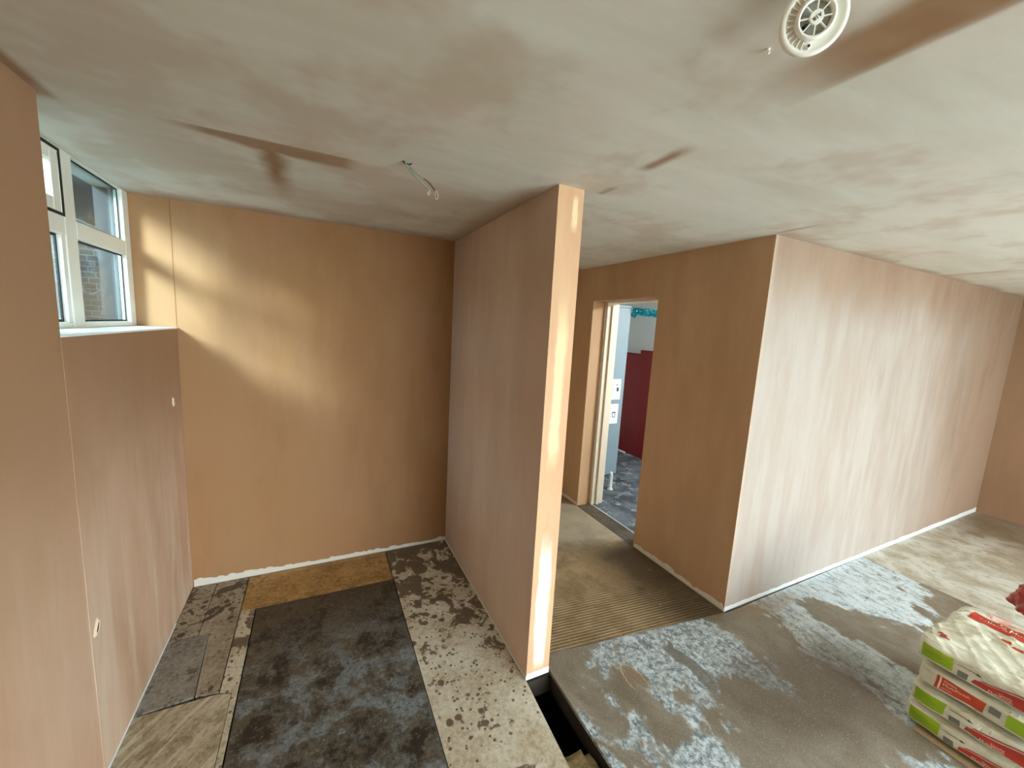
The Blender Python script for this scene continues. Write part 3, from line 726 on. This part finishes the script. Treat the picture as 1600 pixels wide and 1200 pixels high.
# ------------------------------------------------------------------ cables hanging from the ceiling
m_cable = flat('grey_cable', (150, 148, 130), .5, var=.3, nscale=60)
m_wire = flat('bare_wire', (206, 196, 160), .35, .4)
m_brown = flat('brown_core', (86, 58, 40), .5)
cb = link('hanging_cable', None, label='bunch of grey cables with looped bare ends hanging from the ceiling', cat='cable')
def curve(ps, n=24):
    ps = [Vector(p) for p in ps]; out = []
    q = [ps[0]] + ps + [ps[-1]]
    for i in range(1, len(q)-2):
        for k in range(n//(len(ps)-1)):
            t = k/(n//(len(ps)-1)); a, b, c, d_ = q[i-1], q[i], q[i+1], q[i+2]
            out.append(.5*((2*b) + (c-a)*t + (2*a-5*b+4*c-d_)*t*t + (3*b-a-3*c+d_)*t**3))
    return out + [ps[-1]]
X0, Y0 = 1.066, 1.686
def cable(pts, r, mat, nm='cable'):
    bm = bmesh.new(); tube(bm, curve(pts), r, 8); return bm_obj(nm, bm, mat, True, parent=cb)
c1 = cable([(X0, Y0, H+.0), (X0+.006, Y0, 2.385), (X0+.045, Y0+.003, 2.350), (X0+.088, Y0, 2.318), (X0+.092, Y0, 2.306)], .0030, m_cable)
c2 = cable([(X0+.003, Y0+.006, H), (X0+.014, Y0+.006, 2.388), (X0+.06, Y0+.002, 2.355), (X0+.10, Y0, 2.335), (X0+.122, Y0, 2.308)], .0030, m_cable)
c3 = cable([(X0-.004, Y0-.004, H), (X0+.002, Y0-.006, 2.380), (X0+.03, Y0-.004, 2.352), (X0+.06, Y0-.002, 2.335), (X0+.09, Y0, 2.318)], .0022, m_cable)
cable([(X0+.07, Y0+.001, 2.351), (X0+.095, Y0, 2.338), (X0+.117, Y0, 2.316)], .0034, m_brown, 'brown_core')
bm = bmesh.new(); tube(bm, curve([(X0-.012, Y0, H), (X0-.004, Y0-.003, 2.391), (X0+.006, Y0, 2.392), (X0+.018, Y0+.003, 2.394), (X0+.022, Y0+.004, H)]), .0025, 8)
bm_obj('cable_clip', bm, m_gasket, True, parent=cb)
def loop(x, z, s, par):
    bm = bmesh.new(); pts = []
    for k in range(25):
        a = math.pi/2 + 2*math.pi*k/24
        pts.append((x + s*.40*math.cos(a)*(1.0 - .55*max(0, math.sin(a))), Y0, z - s + s*math.sin(a)))
    tube(bm, pts, .0014, 6); bm_obj('wire_loop', bm, m_wire, True, parent=par)
loop(X0+.124, 2.314, .016, c2); loop(X0+.092, 2.312, .010, c1)

# ------------------------------------------------------------------ plaster bags
BXC, BYC, HXB, HYB = 3.585, .445, .305, .205
def bag_surface(seed, zc, hz, flatten=1.0, dx=0, dy=0):
    def Sf(a, b, c, off=0.0):
        n = 12.0
        k = (abs(a)**n + abs(b)**n + abs(c)**n) ** (-1/n)
        a2, b2, c2 = a*k, b*k, c*k
        rr = max(abs(a), abs(b))
        thin = 1 - .12*abs(a)**5 - .05*abs(b)**6
        p = Vector((BXC+dx + HXB*a2, BYC+dy + HYB*b2*(1-.02*abs(a)**4), zc + hz*c2*thin))
        q = Vector((a*HXB, b*HYB, c*hz))
        d = noise.noise_vector(Vector((q.x*9+seed, q.y*9, q.z*14)))*.005
        d += noise.noise_vector(Vector((q.x*24+seed, q.y*13, q.z*24)))*.0028
        if zc > .36 and c > .5:
            rg = 1-abs(noise.noise(Vector((q.x*16+q.y*7+seed, q.y*6, 3))))*2; d.z += .008*max(0, rg)**3 * (c-.5)*2
            rg = 1-abs(noise.noise(Vector((q.x*9-q.y*14+seed, q.y*4, 8))))*2; d.z += .006*max(0, rg)**4 * (c-.5)*2
        n_ = Vector((a**7, b**7, c**7))
        if n_.length > 0: n_.normalize()
        return p + d + n_*off
    return Sf
def cube_grid(nx, ny, nz):
    out = []
    def face(f, n1, n2):
        g_ = [[f(-1+2*i/n1, -1+2*j/n2) for j in range(n2+1)] for i in range(n1+1)]
        for i in range(n1):
            for j in range(n2): out.append((g_[i][j], g_[i+1][j], g_[i+1][j+1], g_[i][j+1]))
    for s in (-1, 1):
        face(lambda u, v, s=s: (s, u, v), ny, nz); face(lambda u, v, s=s: (u, s, v), nx, nz); face(lambda u, v, s=s: (u, v, s), nx, ny)
    return out
GR = cube_grid(56, 40, 14)
def bag_mat():
    g = G('printed_cream_paper_bag')
    a = g.noise(8, 5, .6); f = g.noise(30, 5, .7, (1, .4, 1))
    c = g.mix(g.ss(a, .4, .65), lin(226, 224, 204), lin(206, 200, 172))
    c = g.mix(g.ss(f, .60, .68, 0, .35), c, lin(150, 148, 130))
    g.bump(g.noise(16, 5, .6, (1, .35, 1), (0, 0, 0), 1.2), .9, .02)
    return g.out(c, .38, .5)
m_bag = bag_mat()
def ink(name, rgb, var=.2): 
    g = G(name); c = lin(*rgb); d_ = tuple(v*(1-var) for v in c[:3])+(1,)
    wh = g.noise(24, 5, .7, (1, .5, 1))
    cc = g.mix(g.noise(12, 4), c, d_)
    return g.out(g.mix(g.ss(wh, .62, .74, 0, .35), cc, lin(230, 228, 205)), .4)
m_green, m_redp, m_orange = ink('green_print', (158, 190, 30)), ink('red_print', (190, 58, 40)), ink('orange_red_print', (206, 72, 36))
m_white_p = ink('cream_print', (238, 222, 196), .05); m_grey_p = ink('grey_barcode_print', (122, 124, 112)); m_dark_p = ink('dark_print', (96, 96, 74))
m_pink_p = ink('faded_pink_print', (232, 176, 160), .1)
def patch(Sf, face, poly, mat, off, name, parent, res=14):
    """poly: four (u,v) corners on the side or top face, u,v in -1..1"""
    bm = bmesh.new(); P = [Vector(p) for p in poly]; g_ = []
    for i in range(res+1):
        row = []
        for j in range(res+1):
            s, t = i/res, j/res
            q = P[0]*(1-s)*(1-t) + P[1]*s*(1-t) + P[2]*s*t + P[3]*(1-s)*t
            a, b, c = (-1, q.x, q.y) if face == 'side' else (q.x, q.y, 1)
            row.append(bm.verts.new(Sf(a, b, c, off)))
        g_.append(row)
    for i in range(res):
        for j in range(res): bm.faces.new((g_[i][j], g_[i+1][j], g_[i+1][j+1], g_[i][j+1]))
    return bm_obj(name, bm, mat, True, parent=parent)
def bag_text(Sf, face, body, size, org, ang, mat, off, parent, flip=False):
    """size in metres; org in (u,v); text runs along +ang measured in metres on the face"""
    me = text_mesh(body, size, 'LEFT', 0)
    bm = bmesh.new(); bm.from_mesh(me); bpy.data.meshes.remove(me)
    hz = .055
    for v in bm.verts:
        x, y = v.co.x, v.co.y
        if flip: x, y = -x, -y
        xx = x*math.cos(ang) - y*math.sin(ang); yy = x*math.sin(ang) + y*math.cos(ang)
        if face == 'side': a, b, c = -1, org[0] - xx/HYB, org[1] + yy/hz
        else: a, b, c = org[0] + yy/HXB, org[1] - xx/HYB, 1
        v.co = Sf(a, b, max(-1, min(1, c)) if face == 'side' else c, off)
    bmesh.ops.recalc_face_normals(bm, faces=bm.faces)
    return bm_obj('lettering', bm, mat, parent=parent)
def yb(y): return (y-BYC)/HYB
def make_bag(zc, hz, seed, label, mirrored=False, dx=0, dy=0, top=False):
    Sf = bag_surface(seed, zc, hz, dx=dx, dy=dy)
    bm = bmesh.new(); vd = {}
    def vert(p):
        k = tuple(round(c, 4) for c in p)
        if k not in vd: vd[k] = bm.verts.new(Sf(*p))
        return vd[k]
    for q in GR:
        try: bm.faces.new([vert(p) for p in q])
        except ValueError: pass
    root = link('plaster_bag', None, label=label, cat='bag', group='bags of plaster stacked on the floor')
    root.location = (BXC+dx, BYC+dy, zc-hz)
    def par(o):
        o.matrix_parent_inverse = Matrix.Translation(-root.location); return o
    sk = par(bm_obj('sack', bm, m_bag, True, parent=root))
    T = []
    o1, o2 = .0016, .0026
    if not mirrored:
        gr = patch(Sf, 'side', [(yb(.632), -.62), (yb(.525), -.62), (yb(.522), .72), (yb(.632), .80)], m_green, o1, 'green_label', root)
        T += [gr, patch(Sf, 'side', [(yb(.507), -.72), (yb(.474), -.72), (yb(.474), -.12), (yb(.507), -.12)], m_grey_p, o1, 'barcode', root, 4)]
        T += [patch(Sf, 'side', [(yb(.510), .38), (yb(.448), .38), (yb(.448), .44), (yb(.510), .44)], m_dark_p, o1, 'arrow_line', root, 6)]
        T += [patch(Sf, 'side', [(yb(.452), .30), (yb(.438), .38), (yb(.452), .52), (yb(.456), .42)], m_dark_p, o1, 'arrow_head', root, 2)]
        T += [patch(Sf, 'side', [(yb(.462), -.62), (yb(.262), -.72), (yb(.262), .58), (yb(.455), -.22)], m_redp, o1, 'red_label', root)]
        T += [patch(Sf, 'side', [(yb(.442), -.10), (yb(.262), .74), (yb(.262), .86), (yb(.432), .06)], m_redp, o1, 'red_stripe', root)]
        rd = T[-2]
        T += [bag_text(Sf, 'side', 'Thistle', .015, (yb(.385), -.32), .10, m_white_p, o2, rd),
              bag_text(Sf, 'side', 'MultiFinish', .017, (yb(.415), -.52), .02, m_white_p, o2, rd)]
        for k in range(4):
            T.append(patch(Sf, 'side', [(yb(.618), -.45+.22*k), (yb(.556+.01*(k % 2)), -.45+.22*k), (yb(.556+.01*(k % 2)), -.40+.22*k), (yb(.618), -.40+.22*k)],
                           m_dark_p if False else ink('dark_green_print', (112, 146, 40)), o2, 'small_print', gr, 6))
    else:
        rd = patch(Sf, 'side', [(yb(.582), -.72), (yb(.434), -.55), (yb(.430), .52), (yb(.582), .78)], m_orange, o1, 'red_label', root)
        T += [rd, patch(Sf, 'side', [(yb(.420), -.15), (yb(.384), -.15), (yb(.384), .55), (yb(.420), .55)], m_grey_p, o1, 'barcode', root, 4),
              patch(Sf, 'side', [(yb(.368), -.60), (yb(.262), -.60), (yb(.262), .75), (yb(.368), .75)], m_green, o1, 'green_label', root),
              patch(Sf, 'side', [(yb(.572), -.62), (yb(.566), -.62), (yb(.566), .72), (yb(.572), .72)], m_white_p, o2, 'label_line', rd, 6),
              patch(Sf, 'side', [(yb(.572), -.62), (yb(.46), -.60), (yb(.46), -.54), (yb(.572), -.56)], m_white_p, o2, 'label_line', rd, 8),
              bag_text(Sf, 'side', 'Thistle', .016, (yb(.560), .42), .03, m_white_p, o2, rd),
              bag_text(Sf, 'side', 'MultiFinish', .020, (yb(.560), .08), .05, m_white_p, o2, rd),
              bag_text(Sf, 'side', 'plaster', .012, (yb(.560), -.30), .03, m_white_p, o2, rd)]
    if top:
        ub = lambda x: (x-BXC)/HXB
        ts = patch(Sf, 'top', [(ub(3.705), yb(.600)), (ub(3.705), yb(.262)), (ub(3.80), yb(.262)), (ub(3.80), yb(.600))], m_redp, o1, 'red_band', root, 24)
        T += [ts, bag_text(Sf, 'top', 'Thistle MultiFinish', .034, (ub(3.752), yb(.575)), 0, m_white_p, o2, ts)]
        T += [patch(Sf, 'top', [(ub(3.825), yb(.57)), (ub(3.825), yb(.262)), (ub(3.87), yb(.262)), (ub(3.87), yb(.57))], m_pink_p, o1, 'pink_band', root, 16)]
        for k, (xa, ya) in enumerate(((3.62, .47), (3.60, .43), (3.585, .38), (3.40, .615), (3.37, .60))):
            T.append(patch(Sf, 'top', [(ub(xa), yb(ya)), (ub(xa), yb(ya-.035)), (ub(xa+.02), yb(ya-.03)), (ub(xa+.02), yb(ya-.003))], m_redp, o1, 'printed_mark', root, 5))
    for o in T:
        if o.parent == root: par(o)
    # children of labels keep world placement because labels sit unrotated under the root
    return root
make_bag(.0620, .0505, 1.0, 'printed plaster bag with a green label, bottom of the stack on the floor', dy=.004, dx=.004)
make_bag(.1710, .0515, 5.0, 'printed plaster bag with a green label, second from the bottom of the stack', dy=-.002, dx=.0)
make_bag(.2820, .0515, 9.0, 'printed plaster bag with an orange-red label at its left end, third in the stack', mirrored=True, dy=-.012, dx=.004)
make_bag(.3960, .052, 13.0, 'cream plaster bag with a red band on its wrinkled top, topmost of the stack', dy=.006, dx=-.006, top=True)
prism('cardboard_sheet', [(3.262, .60), (3.93, .60), (3.93, .12), (3.252, .12), (3.256, .42)], .0005, .0045, flat('tan_cardboard', (176, 152, 116), .8, var=.2, nscale=16), .0005,
      label='tan cardboard sheet showing under the edge of the plaster bag stack', cat='cardboard')
# red crumpled plastic bag lying on top of the stack
bm = bmesh.new(); bmesh.ops.create_icosphere(bm, subdivisions=5, radius=1)
for v in bm.verts:
    p = v.co.copy(); r = 1 + .28*noise.noise(p*2.1) + .12*noise.noise(p*5.5) - .10*abs(noise.noise(p*9))
    v.co = Vector((p.x*.13*r + .12*max(0, p.z), p.y*.10*r, max(-.07, p.z*.095*r)))
bm_obj('plastic_bag', bm, flat('red_plastic', (168, 44, 20), .35, var=.35, nscale=8), True,
       label='crumpled red plastic bag lying behind the plaster bags at the right edge', cat='plastic bag').location = (4.085, .45, .52)
